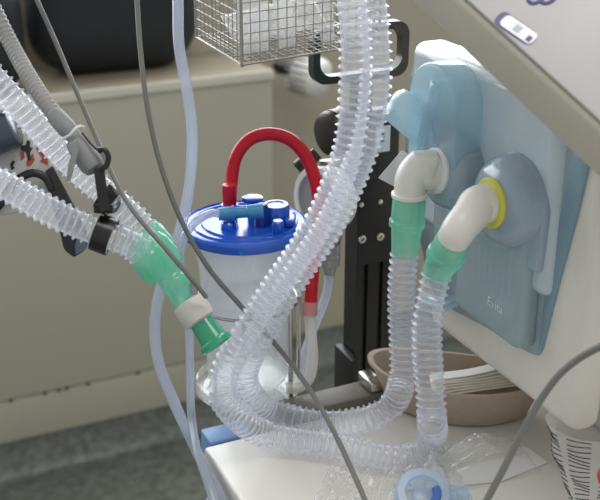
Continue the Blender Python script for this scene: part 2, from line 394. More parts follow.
pillow('sterile_pouch', BP(.020, .060, .006), BP(.13, .064, .006), BP(.132, .100, .03), BP(.022, .098, .022), .007, M['pouch'], 'flat white pouch lying at the back of the wire basket floor', 'pouch', PG, .003, seed=14)
pillow('sterile_pouch', BP(.122, .014, .004), BP(.150, .016, .004), BP(.151, .05, .12), BP(.120, .05, .12), .005, M['pouch'], 'milky pouch at the right end of the wire basket, beside the hoses', 'pouch', PG, .002, seed=21)

# ------------------------------------------------------------------ suction canister
d0 = 1.20
lc = P(244.5, 221, d0); zt = lc.z; RL = 119/2/F*d0*1.06
cn = thing('suction_canister', Vector((lc.x, lc.y, .862)), 'clear suction canister with blue lid and white liner behind the trolley', 'canister')
zb = .866; hb = zt - .010 - zb
MB().lathe((lc.x, lc.y, zb), Z, [(0, .0), (.0, .040), (.004, .045), (hb*.25, .0475), (hb*.8, .0520), (hb*.86, .0545), (hb, .0565), (hb, .0545), (hb*.84, .0515), (hb*.25, .0455), (.008, .042), (.006, 0)], 56, False).build('jar', M['canister'], cn)
ln = MB(); n = 44; rows = 22; vs = []; fs = []
for i in range(rows+1):
    f = i/rows; z = zb+.035 + (hb-.035)*f
    for k in range(n):
        g = 2*pi*k/n; r = (.020 + .028*min(1, f*2.1)**.7) * (1 + (.20*(1-f)+.06)*noise.noise(Vector((cos(g)*2.2, sin(g)*2.2, f*3.8)))*1.6) ; r = min(r, .0498*(.92+.08*f))
        vs.append(Vector((lc.x + r*cos(g), lc.y + r*sin(g), z)))
for i in range(rows):
    for k in range(n): fs.append((i*n+k, i*n+(k+1) % n, (i+1)*n+(k+1) % n, (i+1)*n+k))
fs.append(tuple(reversed(range(n)))); ln.add(vs, fs).build('liner_bag', M['liner'], cn, ang=80)
lid = MB().lathe((lc.x, lc.y, zt-.012), Z, [(0, RL-.006), (0, RL-.001), (.002, RL), (.009, RL), (.0115, RL-.002), (.012, RL-.004), (.0105, RL-.0055), (.0105, RL-.0105), (.0125, RL-.0115), (.0125, RL-.013), (.0108, RL-.014), (.0108, RL-.021), (.0128, RL-.022), (.0128, RL-.0235), (.011, RL-.0245), (.0115, .018), (.0115, 0)], 72).build('lid', M['lid'], cn)
rt = Vector((1, 0, 0)); bk_ = Vector((0, 1, 0))
def L3(x, y, z=0): return Vector((lc.x + x, lc.y + y, zt + z))
MB().lathe(L3(-.0165, .012, -.001), Z, [(0, .0085), (.012, .0085), (.012, .0095), (.016, .0095), (.016, .0062), (.020, .006)], 24).build('inlet_port', M['lid'], lid)
MB().lathe(L3(.0085, .014, -.001), Z, [(0, .006), (.013, .006), (.017, .0075), (.020, .0115), (.0235, .0115), (.0245, .009), (.0245, 0)], 28).build('plug_knob', M['lid'], lid)
MB().lathe(L3(.0345, .004, -.001), Z, [(0, .0148), (.017, .0148), (.0195, .0135), (.0195, .010), (.0185, .009), (.0185, 0)], 36).build('spout', M['lid'], lid)
MB().lathe(L3(.0195, -.011, -.001), Z, [(0, .0085), (.022, .0068), (.025, .005), (.025, 0)], 20).build('vacuum_port', M['lid_dark'], lid)
MB().lathe(L3(.037, -.030, -.001), Z, [(0, .0065), (.012, .0065), (.0135, .005), (.0135, 0)], 20).build('stud', M['lid'], lid)
MB().lathe(L3(-.016, -.020, -.001), Z, [(0, .009), (.007, .008), (.009, .006), (.009, 0)], 20).build('stud', M['lid'], lid)
MB().box(L3(.050, -.006, .004), rt, bk_, Z, .012, .026, .008, .002).build('lid_tab', M['lid'], lid)
lm = MB(); a = L3(0, -RL-.0002, -.008); lm.sweep([a + rt*(.0016*cos(g*pi/8)) + Z*(.0016*sin(g*pi/8) + (.002 if g in (0, 8, 16) else 0)) for g in range(8, 17)], .0004, 6).build('moulded_mark', M['lightblue'], lid)
sc = MB()
for k in range(14):
    g = radians(200 + (k % 2)*0); zz = zb + .03 + .005*k
    g0 = radians(206); g1 = radians(212 + (6 if k % 2 else 0)); r = .0492
    sc.add([(lc.x+r*cos(g0), lc.y+r*sin(g0), zz), (lc.x+r*cos(g1), lc.y+r*sin(g1), zz), (lc.x+r*cos(g1), lc.y+r*sin(g1), zz+.0016), (lc.x+r*cos(g0), lc.y+r*sin(g0), zz+.0016)], [(0, 1, 2, 3)])
sc.build('measuring_scale', M['tag'], cn, smooth=False)
# wire holder with clear foot dish
ho = thing('canister_holder', Vector((lc.x, lc.y, .850)), 'bright steel wire holder with clear dish around the suction canister', 'holder')
MB().lathe((lc.x, lc.y, .8505), Z, [(0, 0), (0, .056), (.004, .061), (.016, .060), (.013, .056), (.005, .052), (.004, 0)], 56, False).build('foot_dish', M['canister'], ho)
rg = MB(); zr = PY(240, 318, lc.y-.05).z; ring = [Vector((lc.x + .0575*cos(2*pi*k/48), lc.y + .0575*sin(2*pi*k/48), zr)) for k in range(49)]
rg.sweep(ring, .0019, 8, False).build('ring', M['steel'], ho)
for x, y0 in ((243, -1), (290, -1), (299, 1), (204, 1)):
    dx = ((x-300)/F*1.165) - lc.x; dy = sqrt(max(.0, .060**2 - min(dx, .059)**2))
    dx = max(-.059, min(.059, dx)); base = Vector((lc.x+dx, lc.y + y0*dy, .856))
    top = zr if x == 243 else zr + .016
    MB().rod(base if x != 243 else base + Z*.075, Vector((base.x, base.y, top)), .0026 if x != 243 else .0019).build('upright_rod', M['steel'], ho)

# light blue connector lying on the lid and its clear tube
cA = L3(-.0265, -.022, .0165); cB = L3(.021, -.017, .0185); ca = cB - cA; cl_ = ca.length
cb = thing('hose_connector', cA, 'light blue stepped connector lying across the blue lid', 'connector')
MB().lathe(cA, ca, [(0, .0068), (.010, .0075), (.016, .0075), (.017, .0062), (.026, .006), (.030, .0062), (.031, .0074), (.044, .0082), (cl_, .0082)], 28).build('connector_body', M['lightblue'], cb)
MB().lathe(cA + ca*.30, ca, [(0, .0085), (.003, .0085)], 28).build('collar', M['lightblue'], cb)
tube('clear_tube', [cA + ca*.05, P(212, 213, 1.16), P(198, 220, 1.14), P(186, 234, 1.13), P(180, 255, 1.125), P(183, 290, 1.12), P(189, 330, 1.12), P(190, 370, 1.13), P(191, 410, 1.15), PU(197, 450, -.024), PU(207, 480, -.028), PU(220, 520, -.030)], .0044, M['pvc'],
     'thin clear tube curving from the light blue connector down beside the canister', 'tube')
tube('vacuum_line', [P(170, -230, 1.14), P(176, -70, 1.12), P(178, 0, 1.12), P(179, 45, 1.12), P(187, 90, 1.12), P(192, 130, 1.12), P(190, 180, 1.14), P(180, 230, 1.158), P(163, 280, 1.15), P(155, 320, 1.14), P(158, 360, 1.14), P(173, 400, 1.145), PU(190, 437, -.010), PU(206, 470, -.009), PU(221, 500, -.009), PU(240, 550, -.010)], .0058, M['pvc'],
     'long bluish clear tube hanging from the top and bowing left past the trolley corner', 'tube')
tube('drain_tube', [P(200, 525, 1.24), P(213, 496, 1.25), P(230, 478, 1.27), P(250, 462, 1.30)], .005, M['pvc'], 'short clear tube crossing low at the trolley corner', 'tube')

# red suction tube and its milky tail
rA = L3(-.0165, .012, .013)
rp = [rA, P(231.5, 180, 1.212), P(236, 157, 1.212), P(249, 140, 1.213), P(268, 134, 1.215), P(289, 139, 1.217), P(305, 155, 1.22), P(315, 180, 1.222), P(319, 210, 1.224), P(317, 240, 1.226), P(313, 270, 1.228), P(310.5, 303, 1.23)]
rd = thing('red_tube', rA, 'glossy red rubber tube arching over the blue canister lid', 'tube')
MB().sweep(spline(rp), .0073, 18).build('tube', M['red'], rd)
MB().lathe(rA - Z*.001, Z, [(0, .0076), (.022, .0078), (.026, .0073)], 24).build('cuff', M['red'], rd)
mt = thing('milky_tube', P(309, 320, 1.23), 'milky white tube with pink joint hanging from the red tube', 'tube')
MB().sweep(spline([P(310, 302, 1.229), P(309.5, 315, 1.23)]), .0088, 18).build('pink_joint', M['pink'], mt)
MB().sweep(spline([P(309.7, 312, 1.23), P(311, 335, 1.232), P(312.5, 360, 1.235), P(308, 380, 1.24), P(298, 387, 1.24), P(286, 388, 1.24)]), .0066, 16).build('tube', M['milky'], mt)

# ------------------------------------------------------------------ vacuum regulator on the post
gv = 1.27
rg0 = P(330, 205, 1.31)
vr = thing('vacuum_regulator', rg0, 'vacuum regulator with white rimmed gauge and dark round knob behind the hoses', 'regulator')
ga = (-U*.95 + V*.28 + Z*.06).normalized(); gc = P(318, 201, 1.27)
MB().lathe(gc - ga*.028, ga, [(0, .036), (.022, .040), (.028, .041), (.030, .040), (.030, .0335), (.027, .033), (.0265, 0)], 48).build('gauge_rim', M['gauge_white'], vr)
gf = MB().lathe(gc - ga*.0012, ga, [(0, .0332), (.0008, .0332)], 40).build('gauge_face', M['gauge_face'], vr)
kc = P(326, 135, 1.27); ka = (U*.97 - V*.22 + Z*.02).normalized()
MB().lathe(kc, ka, [(0, 0), (0, .021), (.002, .025), (.007, .027), (.0075, .026), (.0085, .026), (.009, .0275), (.026, .0275), (.028, .026), (.028, .012), (.04, .012)], 48).build('control_knob', M['knob'], vr)
k2 = P(298, 170, 1.30); MB().lathe(k2, (U*.75+V*.1+Z*.6), [(0, 0), (0, .008), (.002, .011), (.014, .011), (.016, .009), (.03, .008)], 24).build('mode_lever', M['black_gloss'], vr)
MB().sweep(spline([P(330, 160, 1.31), P(332, 200, 1.32), P(331, 240, 1.31)]), .013, 18).build('regulator_body', M['grey_metal'], vr)
MB().box(P(345, 185, 1.33), U, -V, Z, .05, .02, .05, .004).build('mounting_block', M['black'], vr)
ft = P(330, 238, 1.295)
MB().lathe(ft, -Z, [(0, .010), (.006, .010), (.006, .0125), (.016, .0125), (.017, .0115), (.020, .0115), (.021, .0128), (.034, .0122), (.036, .009), (.042, .007), (.05, .006)], 28).build('outlet_fitting', M['grey_metal'], vr)
tube('outlet_tube', [P(329, 276, 1.296), P(327, 292, 1.297), P(320, 312, 1.30), P(311, 335, 1.31), P(303, 360, 1.32), P(298, 386, 1.33)], .0055, M['pvc'], 'clear tube hanging below the grey regulator fitting behind the milky tube', 'tube')

# ------------------------------------------------------------------ corrugated breathing hoses
def hose_mesh(path, r0=.0125, r1=.0153, pitch=.0078, n=22):
    b = MB(); sp = spline(path, pitch/8); rad = []
    pr = [r0, r0, r0, r0, r0*1.01, r0*1.06, r1, r0*1.06]
    for i in range(len(sp)): rad.append(pr[i % 8])
    return b.sweep(sp, rad, n, False)
YA, YB = 1.040, .962
A_top = PY(405, 250, YA); B_top = P(437.5, 271, 1.045)
hA = [A_top, PY(402.5, 275, YA), PY(401.5, 310, YA), PY(403, 350, 1.034), PY(401, 385, 1.024), PZ(391, 406, TZ+.027), PZ(368, 418, TZ+.0165), PZ(335, 423, TZ+.0165), PZ(300, 420, TZ+.0165), PZ(272, 412, TZ+.018),
      P(252, 397, 1.175), P(244, 380, 1.155), P(252, 350, 1.13), P(279, 303, 1.105), P(303, 266, 1.09), P(328, 228, 1.07), P(347, 190, 1.05), P(365, 145, 1.03), P(374, 100, 1.015), P(376, 60, 1.0), P(373.5, 15, .99)]
hB = [B_top, P(433, 290, 1.05), P(428.5, 315, 1.055), P(427, 345, 1.065), P(430, 385, 1.08), P(432, 420, 1.09), PZ(432, 437, TZ+.026), PZ(424, 452, TZ+.0165), PZ(400, 458, TZ+.0165), PZ(368, 454, TZ+.0165), PZ(335, 446, TZ+.0165), PZ(297, 441, TZ+.0165), PZ(264, 434, TZ+.023),
      P(237, 416, 1.118), P(222, 393, 1.10), P(227, 367, 1.095), P(245, 335, 1.08), P(270, 296, 1.07), P(294, 262, 1.055), P(317, 226, 1.037), P(334, 190, 1.02), P(348, 150, 1.0), P(354, 100, .985), P(355.5, 60, .968), P(353, 15, .955)]
upA = [P(366, -60, .975), Vector((.02, .96, 1.76)), Vector((-.14, .96, 1.82)), Vector((-.32, .97, 1.76)), Vector((-.42, .99, 1.58)), P(-75, 158, 1.035), P(-35, 170, 1.035)]
upB = [P(342, -60, .942), Vector((-.02, .905, 1.73)), Vector((-.13, .93, 1.78)), Vector((-.27, .96, 1.735)), P(-90, -20, 1.04), P(-40, 42, 1.05)]
dY = .015
h1 = [P(0, 86, 1.055), P(30, 118, 1.057), P(55, 147, 1.058), P(80, 172, 1.06), P(103, 191, 1.06), P(126, 211, 1.06), P(147, 233, 1.055), P(154, 241, 1.053)]
h2 = [P(0, 183, 1.033), P(35, 203, 1.03), P(70, 221, 1.025), P(103, 234, 1.025), P(130, 244, 1.027), P(146, 256, 1.035), P(152, 264, 1.037)]
ha = thing('breathing_hose', PZ(399, 400, TZ), 'clear corrugated hose from the rear ivory elbow, its green cuff hanging straight down', 'hose', 'breathing circuit hoses')
hb_ = thing('breathing_hose', PZ(430, 440, TZ), 'clear corrugated hose from the yellow-ringed elbow, lying nearest along the worktop', 'hose', 'breathing circuit hoses')
hose_mesh(hA + upA + h2).build('corrugated_tube', M['hose'], ha, ang=80)
hose_mesh(hB + upB + h1).build('corrugated_tube', M['hose'], hb_, ang=80)
# green cuffs
ga0 = PY(409.5, 196, YA); gd = A_top - ga0
MB().lathe(ga0, gd, [(0, .0150), (.004, .0168), (.024, .0170), (.026, .0185), (.032, .0185), (.034, .0160), (gd.length+.004, .0138)], 32, False).build('green_cuff', M['green'], ha)['label'] = 'green cuff'
gb0 = P(455, 237, 1.015); gd = B_top - gb0
MB().lathe(gb0, gd, [(0, .0150), (.004, .0165), (.020, .0167), (.022, .0182), (.028, .0182), (.030, .0160), (gd.length+.004, .0138)], 32, False).build('green_cuff', M['green'], hb_)['label'] = 'green cuff'

# ------------------------------------------------------------------ Y connector
y0, y1 = P(152, 250, 1.045), P(222, 352, 1.03); ya = (y1-y0).normalized(); YL = (y1-y0).length
vw = (y0-EYE).normalized(); yx = ya.cross(vw).normalized()
yc = thing('y_connector', y0, 'green Y connector joining two clear hoses, ivory sensor and flared cap at its lower end', 'connector')
b = MB(); st = [(-.010, .017, .0170), (.000, .0212, .0180), (.018, .0205, .0175), (.026, .0175, .0165), (.0285, .0132, .0132), (.036, .0128, .0128), (.037, .0140, .0140), (.040, .0140, .0140), (.041, .0128, .0128), (.060, .0122, .0122)]
yd = ya.cross(yx); vs = []; fs = []; n = 32
for t, a, c in st:
    for k in range(n): g = 2*pi*k/n; vs.append(y0 + ya*t + yx*a*cos(g) + yd*c*sin(g))
for i in range(len(st)-1):
    for k in range(n): fs.append((i*n+k, i*n+(k+1) % n, (i+1)*n+(k+1) % n, (i+1)*n+k))
b.add(vs, fs).build('wye_body', M['green'], yc, ang=60)
for s, px in ((1, h1), (-1, h2)):
    d = (px[-1]-px[-2]).normalized(); MB().lathe(px[-1]-d*.012, d, [(0, .0150), (.004, .0164), (.020, .0160), (.026, .0140)], 28, False).build('socket', M['green'], yc)
sn = y0 + ya*.060
MB().lathe(sn, ya, [(0, .0112), (.001, .0150), (.004, .0162), (.018, .0162), (.022, .0148), (.0235, .0118)], 32).build('sensor_body', M['sensor'], yc)['label'] = 'ivory sensor body'
MB().lathe(sn + ya*.010 - vw*.002, (yx*.55 - ya*.8 - vw*.25), [(0, .008), (.012, .0070), (.015, .0042), (.019, .0042), (.027, .0030)], 18).build('sensor_plug', M['grey_clamp'], yc)
tp = MB().lathe(sn + ya*.023, ya, [(0, .0112), (.018, .0130), (.021, .0135), (.023, .0162), (.026, .0167), (.0275, .016), (.0275, .0140), (.006, .0095), (.005, 0)], 36, False).build('flared_cap', M['green_cap'], yc); tp['label'] = 'dark green flared cap'

# ------------------------------------------------------------------ flexible support arm, clamp, strap clip
fa = thing('support_arm', P(70, 130, 1.05), 'grey ribbed flexible support arm ending in a wing-screw clamp', 'support arm')
ap = spline([P(-30, -40, 1.09), P(-8, 5, 1.085), P(10, 42, 1.08), P(28, 75, 1.055), P(44, 100, 1.035), P(58, 119, 1.024)], .0011)
MB().sweep(ap, [.0077 + .0006*math.sin(i*2*pi/5) for i in range(len(ap))], 18).build('ribbed_tube', M['grey_arm'], fa, ang=80)
d = (P(84, 148, 1.014)-P(54, 114, 1.026)); MB().lathe(P(54, 114, 1.026), d, [(0, .0075), (.002, .0088), (.018, .0092), (.026, .0086), (.028, .0072), (d.length, .0070)], 24).build('sleeve', M['grey_clamp'], fa)
c0, c1 = P(75, 141, 1.014), P(96, 171, 1.008); d = (c1-c0)
MB().sweep([c0, c0.lerp(c1, .3), c0.lerp(c1, .8), c0.lerp(c1, .95), c1], [.0095, .0115, .0112, .009, .004], 20).build('clamp_body', M['grey_clamp'], fa)
w0 = P(76, 150, 0.990)
MB().prism([w0 + p for p in [P(68, 145, 0.990)-w0, P(77, 138, 0.990)-w0, P(79, 150, 0.990)-w0, P(75, 165, 0.990)-w0, P(70, 182, 0.990)-w0, P(66, 181, 0.990)-w0, P(68, 165, 0.990)-w0, P(71, 155, 0.990)-w0]], ray(70, 150).normalized()*.006, .0015).build('wing_lever', M['grey_clamp'], fa)
tube('tie_loop', [P(62, 139, 1.004), P(70, 135, 0.999), P(76, 128, 0.999), P(83, 126, 1.004), P(84, 131, 1.010)], .0013, M['gauge_white'], 'thin white tie hooked on the grey arm clamp', 'tie', 8)
hc = thing('hose_clip', P(108, 240, 1.03), 'black strap and snap clip holding the two hoses below the arm', 'clip')
MB().sweep(spline([P(82, 133, 1.006), P(93, 146, 1.000), P(101, 153, .998)]), .0010, 8).build('cord', M['ink'], hc)
rg = spline([P(98, 150, .998), P(105, 150, .997), P(108.5, 158, .997), P(106, 166, .997), P(100, 170, .998)], .002)
MB().sweep(rg, .0026, 10).build('loop', M['black_gloss'], hc)
def strap(pts, w, th, name):
    b = MB(); vs = []; fs = []
    for i, p in enumerate(pts):
        t = (pts[min(i+1, len(pts)-1)]-pts[max(i-1, 0)]).normalized(); v = (p-EYE).normalized(); s = t.cross(v).normalized(); nn = s.cross(t)
        vs += [p+s*w+nn*th, p-s*w+nn*th, p-s*w-nn*th, p+s*w-nn*th]
    for i in range(len(pts)-1):
        for k in range(4): fs.append((i*4+k, i*4+(k+1) % 4, i*4+4+(k+1) % 4, i*4+4+k))
    fs += [(3, 2, 1, 0), tuple(len(vs)-4+k for k in range(4))]
    b.add(vs, fs).build(name, M['black_gloss'], hc)
strap(spline([P(99, 168, .998), P(101, 185, 1.0), P(104, 204, 1.004), P(106, 212, 1.004)]), .0048, .0014, 'strap')
def c_clip(c, axis, r, w, name, a0=60, a1=340):
    a = axis.normalized(); v = (EYE-c).normalized(); y = (v - a*v.dot(a)).normalized(); x = y.cross(a); vs = []; fs = []; k = 0
    for g in range(a0, a1+1, 10):
        d = x*cos(radians(g)) + y*sin(radians(g))
        for rr_, ww in ((r, w), (r+.0022, w), (r+.0022, -w), (r, -w)): vs.append(c + d*rr_ + a*ww)
        k += 1
    for i in range(k-1):
        for j in range(4): fs.append((i*4+j, i*4+(j+1) % 4, i*4+4+(j+1) % 4, i*4+4+j))
    fs += [(3, 2, 1, 0), tuple(len(vs)-4+j for j in range(4))]
    MB().add(vs, fs).build(name, M['black_gloss'], hc)
c_clip(P(104, 234.5, 1.025), (h2[4]-h2[2]), .0158, .0082, 'front_clip', -60, 235)
c_clip(P(111, 197.5, 1.06), (h1[5]-h1[3]), .0158, .0070, 'rear_clip', 60, 300)
MB().box(P(104, 209, 1.013), rt, Vector((0, sin(PITCH), cos(PITCH))), Vector((0, cos(PITCH), -sin(PITCH))), .017, .008, .012, .001).build('clip_bridge', M['black'], hc)
MB().sweep(spline([P(105, 208, 1.015), P(114, 210, 1.035), P(118, 203, 1.05)]), .003, 8).build('link', M['black_gloss'], hc)

# ------------------------------------------------------------------ control device with pictograms at the left edge
DD = 1.22
dv = thing('control_unit', P(20, 200, DD), 'off-white control unit with red and blue pictograms and black handle, behind the clear hoses', 'control unit')
vd = ray(30, 150).normalized()
MB().prism([P(*q, DD) for q in ((-60, 150), (-40, 110), (10, 124), (27, 131), (52, 158), (58, 176), (52, 200), (10, 215), (-60, 220))], vd*.03, .003).build('unit_panel', M['dev_white'], dv)
MB().lathe(P(-40, 150, DD-.01), P(22, 124, DD-.015)-P(-40, 150, DD-.01), [(0, .022), (.060, .022), (.066, .020), (.068, .016), (.068, 0)], 32).build('dial', M['dev_navy'], dv)
MB().lathe(P(-14, 113, DD-.03), P(4, 104, DD-.032)-P(-14, 113, DD-.03), [(0, .007), (.018, .007), (.02, .005), (.02, 0)], 20).build('dial_glint', M['gauge_white'], dv)  # white stub shaped and coloured as the glint on the dial
MB().sweep(spline([P(-30, 222, DD-.01), P(-2, 207, DD-.012), P(8, 190, DD-.015), P(20, 178, DD-.015), P(34, 173, DD-.015), P(46, 178, DD-.012), P(52, 190, DD-.01)]), .0046, 12).build('loop_handle', M['black_gloss'], dv)
lv = MB().prism([P(*q, DD-.012) for q in ((44, 172), (54, 165), (62, 182), (78, 212), (90, 238), (86, 250), (74, 258), (64, 250), (60, 232), (52, 205))], vd*.016, .003).build('lever', M['black_gloss'], dv)
MB().prism([P(*q, DD-.0135) for q in ((79, 230), (89, 239), (86, 249), (76, 255), (75, 246))], vd*.002, .0004).build('lever_tip', M['dev_foot'], lv)
MB().sweep(spline([P(-45, 190, DD+.02), P(-75, 195, DD+.04), P(-95, 230, DD+.05), Vector((P(-95, 230, DD+.05).x, P(-95, 230, DD+.05).y, .6)), Vector((P(-95, 230, DD+.05).x, P(-95, 230, DD+.05).y, .0))], .02), .014, 14).build('stand_pole', M['grey_arm'], dv)
def pic(pts, m, name):
    MB().prism([P(*q, DD-.0012) for q in pts], vd*.001).build(name, m, dv, smooth=False)
pic([(36, 148), (38, 147), (45, 155), (47.5, 152.5), (48, 165), (40, 161), (42.5, 158.5)], M['ink_red'], 'red_arrow')
pic([(20, 152), (24, 150), (24.5, 158), (21, 160)], M['ink_red'], 'red_mark'); pic([(26, 162), (33, 153), (34.5, 160), (31, 165), (27.5, 166)], M['ink_red'], 'red_mark')
pic([(16, 143), (18, 140), (20, 145), (18, 150), (16, 147)], M['ink_blue'], 'blue_mark')
pic([(20, 146), (26, 145), (27, 140), (30, 141), (30, 147), (33, 148), (30, 152), (31, 160), (28, 161), (26, 152), (21, 150)], M['ink'], 'black_figure')
pic([(10, 164), (13, 160), (15, 162), (13, 166), (15, 168), (11, 170)], M['ink'], 'black_mark')

# ------------------------------------------------------------------ cables
tube('sensor_cable', [P(-60, -190, 1.10), P(10, -60, 1.06), P(37, 0, 1.045), P(54, 38, 1.06), P(75, 88, 1.065), P(95, 135, 1.06), P(108, 165, 1.045), P(121, 192, 1.025), P(138, 217, 1.005), P(165, 248, .995), P(188, 275, 1.0), P(203, 293, 1.012), P(206, 297, 1.016)], .0023, M['cable'],
     'grey cable running from the upper left to the ivory sensor on the Y connector', 'cable', 10)
tube('monitor_cable', [P(120, -240, 1.10), P(133, -60, 1.08), P(137, 0, 1.08), P(140, 45, 1.08), P(147, 105, 1.08), P(160, 163, 1.09), P(182, 222, 1.105), P(210, 270, 1.12), P(240, 305, 1.136), P(262, 329, 1.141), P(285, 356, 1.14), P(310, 390, 1.11), P(332, 428, 1.07), P(350, 466, 1.04), P(366, 503, 1.01), P(378, 540, 1.0)], .0026, M['cable'],
     'grey cable falling from the top centre-left behind the paired hoses and across the worktop', 'cable', 10)
tube('power_cable', [P(468, 540, .93), P(487, 500, .93), P(505, 466, .925), P(525, 427, .92), P(545, 393, .91), P(562, 372, .90), P(580, 358, .89), P(604, 345, .87), P(640, 330, .85)], .0031, M['cable'],
     'thick grey cable curving down in front of the ventilator at the lower right', 'cable', 12)

# ------------------------------------------------------------------ ventilator
FU = .29
vt = thing('ventilator', W(.45, .05, TZ), 'white ventilator with glossy blue front panel, cowled ports and ivory elbows on the trolley', 'ventilator')
MB().ubox(FU+.030, .62, -.028, .224, .932, 1.222, .018, 5).build('housing', M['vent_white'], vt)
MB().ubox(FU-.001, FU+.034, -.035, .234, .925, 1.228, .014, 5).build('front_bezel', M['bezel'], vt)
MB().ubox(.40, .60, -.10, .22, TZ+.001, .926, .01).build('pedestal', M['vent_white'], vt)
out_ = [(-.058, 1.240), (-.035, 1.246), (.20, 1.243), (.213, 1.236), (.217, 1.22), (.2165, 1.19), (.208, 1.14), (.193, 1.07), (.178, .992), (.172, .983), (.160, .980), (.08, .973), (.0, .963), (-.012, .964), (-.030, .975), (-.060, 1.03), (-.092, 1.10), (-.099, 1.14), (-.098, 1.175), (-.088, 1.215), (-.075, 1.232)]
fp = MB().prism([W(FU-.004, a, b) for a, b in out_], U*.03, .003).build('front_panel', M['blue_panel'], vt)
MB().prism([W(FU-.0046, a, b) for a, b in ((.197, 1.205), (.217, 1.205), (.2165, 1.19), (.208, 1.14), (.193, 1.07), (.178, .992), (.174, .99), (.176, 1.06), (.186, 1.13))], U*.003, .0004).build('panel_edge', M['blue_dark'], fp)
# raised cassette under the near port and recess tray beside it
cs = MB().ubox(FU-.026, FU, .050, .168, .990, 1.115, .009, 4).build('cassette', M['blue_panel'], vt)
for k in range(9): MB().ubox(FU-.0262, FU-.024, .066+.010*k, .0710+.010*k, 1.034, 1.100, .0002, 1).build('cassette_rib', M['blue_panel'], cs)
MB().prism([W(FU-.004, -.012, .965), W(FU-.030, -.012, .968), W(FU-.034, .045, .978), W(FU-.004, .045, .985)], Z*.010, .003).build('tray_ledge', M['hood'], vt)
def text(s, size, origin, xax, yax, m, name, parent, ex=.0002):
    cu = bpy.data.curves.new(name, 'FONT'); cu.body = s; cu.size = size; cu.extrude = ex; to = bpy.data.objects.new(name + '_tmp', cu); C.objects.link(to)
    dg = bpy.context.evaluated_depsgraph_get(); me = bpy.data.meshes.new_from_object(to.evaluated_get(dg)); bpy.data.objects.remove(to)
    mx = Matrix((xax, yax, xax.cross(yax))).transposed().to_4x4(); mx.translation = origin
    b = MB(); b.add([mx @ v.co for v in me.vertices], [tuple(p.vertices) for p in me.polygons]); bpy.data.meshes.remove(me)
    return b.build(name, m, parent, smooth=False)
text('Evita', .014, PU(487, 304, FU-.0264), V, Z, M['pale_ink'], 'lettering', cs)
# cowled ports
def cowl(c, r, end, rin):
    d = end - c; L_ = d.length
    return MB().lathe(c - d*.12, d, [(0, r*1.06), (L_*.45, r), (L_*.80, r*.93), (L_*.97, r*.84), (L_*1.06, r*.72), (L_*1.10, rin), (L_*1.02, rin*.95), (L_*1.02, 0)], 44).build('port_cowl', M['blue_grey'], vt)
pA = PU(474, 170, FU); pB = PU(530, 198, FU)
eA0 = pA - U*.047 + Z*.006; eB0 = pB - U*.045 + Z*.002
cowl(pA, .042, eA0, .023); cowl(pB, .046, eB0, .024)
def skirt(c, r, dz):
    MB().prism([c + V*(r*1.02*cos(radians(g))) + Z*(r*1.02*sin(radians(g))) for g in range(0, 181, 12)] + [c - V*r*.98 - Z*dz, c + V*r*.98 - Z*dz], -U*.021, .005).build('port_skirt', M['blue_grey'], vt)
skirt(pA, .042, .105); skirt(pB, .046, .058)
# elbows: rear one with a pale collar, near one with a yellow ring
aA = (eA0 - pA).normalized(); aB = (eB0 - pB).normalized()
MB().lathe(eA0 - aA*.006, aA, [(0, .0235), (.007, .0240), (.010, .0215), (.010, .015)], 32).build('pale_collar', M['gauge_white'], vt)
MB().lathe(eB0 - aB*.005, aB, [(0, .0235), (.006, .0245), (.009, .0225), (.009, .015)], 32).build('yellow_ring', M['yellow'], vt)['label'] = 'yellow ring'
eA = spline([eA0, eA0 + aA*.014, P(424, 165, ((eA0+ga0)/2-EYE).length*.985), P(412.5, 176, (ga0-EYE).length*.99), ga0 + Z*.006, ga0 - Z*.006], .003)
MB().sweep(eA, [.0195 - .0050*i/len(eA) for i in range(len(eA))], 26).build('elbow', M['ivory'], vt)['label'] = 'ivory elbow'
gdn = (B_top - gb0).normalized()
eB = spline([eB0, eB0 + aB*.014, eB0.lerp(gb0, .55) + Z*.008, gb0 - gdn*.008, gb0 + gdn*.012], .003)
MB().sweep(eB, [.0190 - .0045*i/len(eB) for i in range(len(eB))], 26).build('elbow', M['ivory'], vt)['label'] = 'ivory elbow'
MB().lathe(ga0 + Z*.004, -Z, [(0, .0165), (.001, .0185), (.004, .0185), (.005, .0165)], 30).build('elbow_flange', M['ivory'], vt)
# glossy pale hood and sensor barrel at the far end of the panel
MB().ubox(FU-.014, FU+.03, -.076, .187, 1.050, 1.247, .0135, 6).build('upper_cover', M['cover_blue'], vt)
def arch(cv_, cz, r, h, d, m, name, bev):
    pts = [W(FU-.012, cv_ + r*cos(radians(g)), cz + r*.86*sin(radians(g))) for g in range(0, 181, 9)] + [W(FU-.012, cv_ - r*.96, cz - h), W(FU-.012, cv_ + r*1.0, cz - h)]
    return MB().prism(pts, -U*d, bev, 4).build(name, m, vt, ang=50)
hd = arch(.022, 1.206, .046, .098, .032, M['hood'], 'hood', .011)
MB().prism([W(FU-.048, -.014, 1.115), W(FU-.048, -.002, 1.117), W(FU-.048, 0.036, 1.226), W(FU-.048, 0.022, 1.230)], U*.030, .002).build('hood_streak', M['hood'], hd)  # strips added for the pale highlight streaks of the folded plastic
MB().prism([W(FU-.046, 0.044, 1.122), W(FU-.046, 0.056, 1.124), W(FU-.046, 0.014, 1.205), W(FU-.046, 0.004, 1.200)], U*.024, .002).build('hood_streak', M['hood'], hd)
b0 = P(391, 100, 1.13); b1 = P(436, 138, 1.15)
MB().lathe(b0, b1-b0, [(0, 0), (.001, .013), (.004, .0172), (.010, .0190), (.05, .0200), (.068, .0195)], 32).build('sensor_barrel', M['hood'], vt)
MB().prism([P(*q, 1.16) for q in ((378, 178), (402, 150), (430, 168), (412, 196))], ray(400, 170).normalized()*.004, .001).build('door_flap', M['pouch'], vt)

